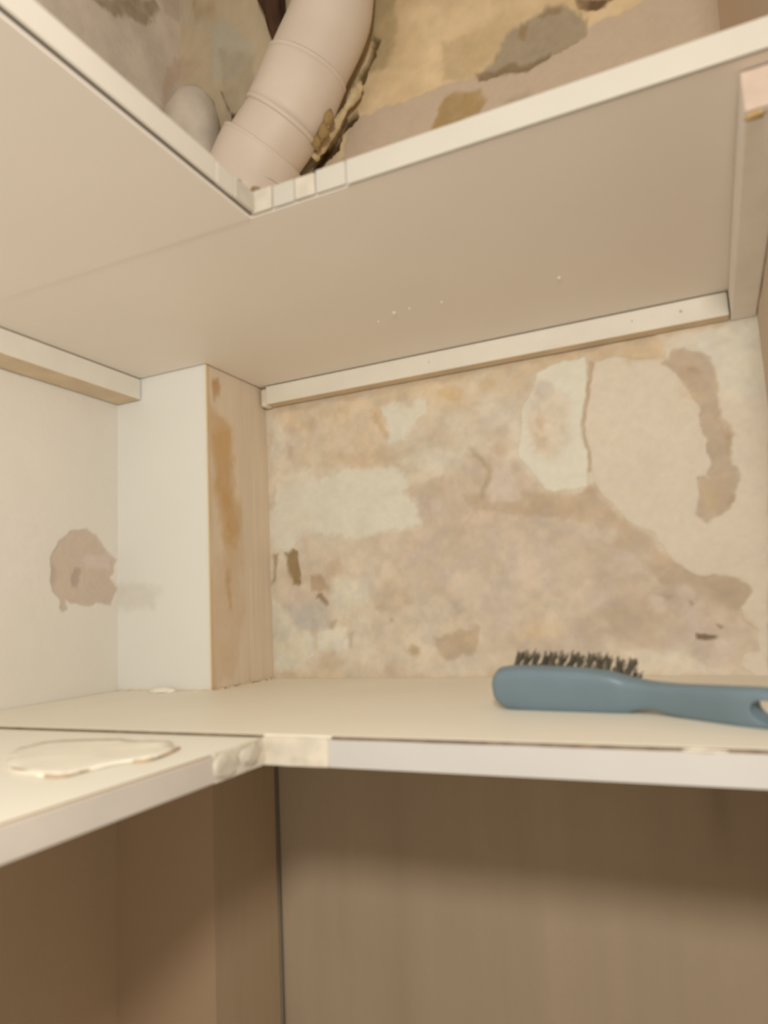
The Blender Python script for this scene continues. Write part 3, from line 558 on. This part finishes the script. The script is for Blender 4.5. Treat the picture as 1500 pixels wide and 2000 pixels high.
# ---------------------------------------------------------------- plaster flake and crumb on the lower shelf
def sheet(name, outline, z0, amp, mt, label, cat, th=.0018, seed=1):
    P = np.array(outline); c = P.mean(0); bm = bmesh.new(); R = 6; N = 56
    Q = []
    seglen = np.linalg.norm(np.roll(P, -1, 0)-P, axis=1); cum = np.concatenate([[0], np.cumsum(seglen)])
    for i in range(N):
        s = cum[-1]*i/N; k = np.searchsorted(cum, s, 'right')-1; t = (s-cum[k])/seglen[k]
        q = P[k]*(1-t)+P[(k+1) % len(P)]*t; q = c+(q-c)*(1+.03*random.uniform(-1, 1)); Q.append(q)
    lay = []
    for side in (0, 1):
        rings = [[bm.verts.new((c[0], c[1], 0))]]
        for r in range(1, R+1): rings.append([bm.verts.new((*(c+(q-c)*r/R), 0)) for q in Q])
        for ring in rings:
            for v in ring:
                n = float(fbm(np.array([v.co.x]), np.array([v.co.y]), 28, seed, 3)[0]); d = np.linalg.norm(np.array(v.co[:2])-c)
                v.co.z = z0+max(0, amp*(n+.35))+side*th*(1+.5*n)+(0 if side else 0)
        lay.append(rings)
    for rings, fl in zip(lay, (True, False)):
        for i in range(N):
            f = [rings[0][0], rings[1][i], rings[1][(i+1) % N]]; bm.faces.new(f[::-1] if fl else f)
            for r in range(1, R):
                f = [rings[r][i], rings[r+1][i], rings[r+1][(i+1) % N], rings[r][(i+1) % N]]; bm.faces.new(f[::-1] if fl else f)
    for i in range(N): bm.faces.new((lay[0][R][i], lay[0][R][(i+1) % N], lay[1][R][(i+1) % N], lay[1][R][i]))
    return obj(name, bm, mt, smooth=True, label=label, cat=cat)
m_flake = mat_plain('flake_plaster', (.88, .85, .74), .8, .06, 30, .4, 120)
sheet('plaster_flake', [(0.278, -0.502), (0.231, -0.463), (0.22, -0.437), (0.233, -0.421), (0.273, -0.411), (0.329, -0.413), (0.352, -0.43), (0.359, -0.452), (0.357, -0.467), (0.345, -0.475), (0.342, -0.494), (0.339, -0.512), (0.321, -0.516), (0.301, -0.511)], -.0008, .0012, m_flake, 'flat cream plaster flake lying on the lower left shelf', 'plaster flake', .0016, 5)
fl = bpy.data.objects['plaster_flake']
bm = bmesh.new(); fe = spline([(x, y, .0004) for x, y in [(0.284, -0.503), (0.304, -0.509), (0.323, -0.514), (0.339, -0.512), (0.341, -0.493), (0.345, -0.473), (0.358, -0.467), (0.358, -0.45), (0.351, -0.428)]], 5)
tube(bm, fe, [.0006+.0006*abs(math.sin(k*.37)) for k in range(len(fe))], 8, True, .15)
obj('broken_edge', bm, mat_plain('flake_brown_edge', (.50, .38, .25), .9, .2, 80), fl, True, label='brown broken edge toward the front')
cr = [(0.109, -0.202), (0.043, -0.131), (0.014, -0.084), (0.055, -0.106), (0.124, -0.176), (0.149, -0.216)]
bm = bmesh.new(); cx = sum(p[0] for p in cr)/len(cr); cy = sum(p[1] for p in cr)/len(cr)
lump(bm, (cx, -CD-.0135, .0036), (.016, .011, .0045), 12, .35, 3)
lump(bm, (cx+.012, -CD-.012, .003), (.008, .008, .0035), 14, .35, 2)
obj('plaster_crumb', bm, m_flake, smooth=True, label='cream plaster crumb on the shelf at the pillar foot', cat='plaster crumb')
bm = bmesh.new(); pp = []
for k in range(30):
    t = k/29; pp.append((.004+(CW-.004)*t, -CD-.0022, .0006+.0003*math.sin(k*2.1)))
pp += [(CW+.0022, -CD-.001+(CD-.003)*k/25, .0006+.0003*math.sin(k*1.7)) for k in range(26)]
tube(bm, pp, [.0026+.0006*math.sin(k*1.9) for k in range(len(pp))], 10, True, .08)
obj('caulk_line', bm, mat_plain('yellow_caulk', (.74, .60, .42), .8, .12, 60), pillar, True, label='yellowed caulk line at the foot of the pillar')

# ---------------------------------------------------------------- brush standing on its edge on the lower back shelf
BR = [(a, b, c+.0016, d+.0016) for a, b, c, d in [(0.5199, -0.243, 0.0162, 0.0204), (0.522, -0.243, 0.0097, 0.0271), (0.5271, -0.243, 0.0036, 0.032), (0.5377, -0.2436, 0.001, 0.0341), (0.5547, -0.246, -0.0004, 0.0345), (0.5753, -0.249, -0.0005, 0.0337), (0.5951, -0.2517, -0.0006, 0.0326), (0.6142, -0.2544, -0.0003, 0.0304), (0.6254, -0.256, 0.0008, 0.0274), (0.635, -0.26, 0.0034, 0.0252), (0.6441, -0.264, 0.0041, 0.0238), (0.6546, -0.2704, 0.0023, 0.0234), (0.6679, -0.279, 0.0008, 0.0234), (0.6837, -0.2915, -0.0003, 0.0242), (0.6985, -0.304, -0.0005, 0.025), (0.7124, -0.3128, -0.0002, 0.0254), (0.7191, -0.3172, 0.0004, 0.025), (0.724, -0.3204, 0.0029, 0.023), (0.7268, -0.322, 0.0074, 0.018)]]     # spine stations: x, y, z of the lower edge, z of the upper edge
brush = thing('scrub_brush', (BR[9][0], BR[9][1], .0018), 'blue grey plastic scrub brush with dark bristles on the lower shelf', 'brush')
m_blue = mat_plain('blue_plastic', tuple(alb((103, 115, 114), (.85, .76, .62))), .42, .05, 30, .06, 300, .4)
TILT = math.radians(17)
st = spline([(a, b, max(c, .0019)) for a, b, c, d in BR], 4); sh = spline([(a, b, d) for a, b, c, d in BR], 4)
def frame(i):
    a = st[max(i-2, 0)]; b = st[min(i+2, len(st)-1)]; t = Vector((b.x-a.x, b.y-a.y, 0)).normalized()
    nrm = Vector((t.y, -t.x, 0))                      # faces the front of the shelf
    return t, nrm
bm = bmesh.new(); rings = []
NS = 28
for i in range(len(st)):
    t, nrm = frame(i); lo, hi = st[i], sh[i]; hh = (hi.z-lo.z)/2
    x = lo.x; head = 1/(1+math.exp((x-.632)/.008)); th = .0062+.0030*head
    th *= min(1, .35+hh/.012)
    updir = Vector((0, 0, math.cos(TILT)))+nrm*math.sin(TILT)
    c = Vector((lo.x, lo.y, (lo.z+hi.z)/2))+nrm*(hh*math.sin(TILT))
    bk = -nrm*math.cos(TILT)+Vector((0, 0, math.sin(TILT)))
    ring = []
    for s in range(NS):
        a = 2*math.pi*s/NS; ca, sa = math.cos(a), math.sin(a); e = .55
        px = math.copysign(abs(ca)**e, ca)*hh; py = math.copysign(abs(sa)**e, sa)*th
        ring.append(bm.verts.new(c+updir*px/math.cos(TILT)+bk*py))
    rings.append(ring)
for a, b in zip(rings, rings[1:]):
    for s in range(NS): bm.faces.new((a[s], b[s], b[(s+1) % NS], a[(s+1) % NS]))
bm.faces.new(rings[0][::-1]); bm.faces.new(rings[-1])
body = obj('body', bm, m_blue, brush, True)
# hanging hole through the handle end
hi_ = min(range(len(st)), key=lambda i: abs(st[i].x-.7180)); t, nrm = frame(hi_)
cut = bmesh.new(); c = Vector((st[hi_].x, st[hi_].y, (st[hi_].z+sh[hi_].z)/2))+nrm*.003
tube(cut, [c-nrm*.03-Vector((0, 0, -.008)), c+nrm*.03+Vector((0, 0, -.008))], .0078, 28)
for v in cut.verts:
    d = (v.co-c).dot(t); v.co += t*d*.35
co = obj('cutter', cut, m_blue)
md = body.modifiers.new('hole', 'BOOLEAN'); md.operation = 'DIFFERENCE'; md.object = co; md.solver = 'EXACT'
dg = bpy.context.evaluated_depsgraph_get(); me = bpy.data.meshes.new_from_object(body.evaluated_get(dg)); body.modifiers.clear(); body.data = me
bpy.data.objects.remove(co)
# bristle tufts: 13 across the head, 4 rows, pointing back and up
m_bri = mat_plain('dark_bristle', (.15, .135, .10), .6, .3, 200, .1)
protos = []
for k in range(4):
    b = bmesh.new(); random.seed(40+k)
    for q in range(22):
        a = random.uniform(0, 6.28); r = .0020*math.sqrt(random.random()); ln = .0170*random.uniform(.88, 1.06)
        sx, sy = r*math.cos(a), r*math.sin(a); dx, dy = random.gauss(0, .0012)+sx*.7, random.gauss(0, .0012)+sy*.7
        rows = [[b.verts.new((sx+dx*f*f+.00055*math.cos(w), sy+dy*f*f+.00055*math.sin(w), ln*f)) for w in (0, 2.1, 4.2)] for f in (0, .5, 1)]
        for r0, r1 in zip(rows, rows[1:]):
            for j in range(3): b.faces.new((r0[j], r0[(j+1) % 3], r1[(j+1) % 3], r1[j]))
        b.faces.new(rows[-1])
    me = bpy.data.meshes.new('bristle_tuft'); b.to_mesh(me); b.free(); me.materials.append(m_bri); protos.append(me)
random.seed(9)
bpy.context.view_layer.update()
for r in range(4):
    for cidx in range(13):
        x = .5405+(.6265-.5405)*cidx/12+(.0016 if r % 2 else 0)
        i = min(range(len(st)), key=lambda i: abs(st[i].x-x)); t, nrm = frame(i)
        lo, hi = st[i], sh[i]; hh = (hi.z-lo.z)/2
        updir = (Vector((0, 0, math.cos(TILT)))+nrm*math.sin(TILT)); bk = -nrm*math.cos(TILT)+Vector((0, 0, math.sin(TILT)))
        off = hh*(.80, .32, -.16, -.64)[r]
        c = Vector((x, lo.y+(x-lo.x)*t.y/t.x, (lo.z+hi.z)/2))+nrm*(hh*math.sin(TILT))+updir*off/math.cos(TILT)+bk*.0065
        dirn = (bk+updir*(.30, .12, -.02, -.16)[r]+t*random.uniform(-.10, .10)).normalized()
        o = bpy.data.objects.new('bristle_tuft', protos[(r+cidx) % 4]); COL.objects.link(o); o.parent = brush
        o.matrix_parent_inverse = Matrix.Translation(brush.location).inverted()
        o.matrix_basis = Matrix.Translation(c) @ dirn.to_track_quat('Z', 'Y').to_matrix().to_4x4()
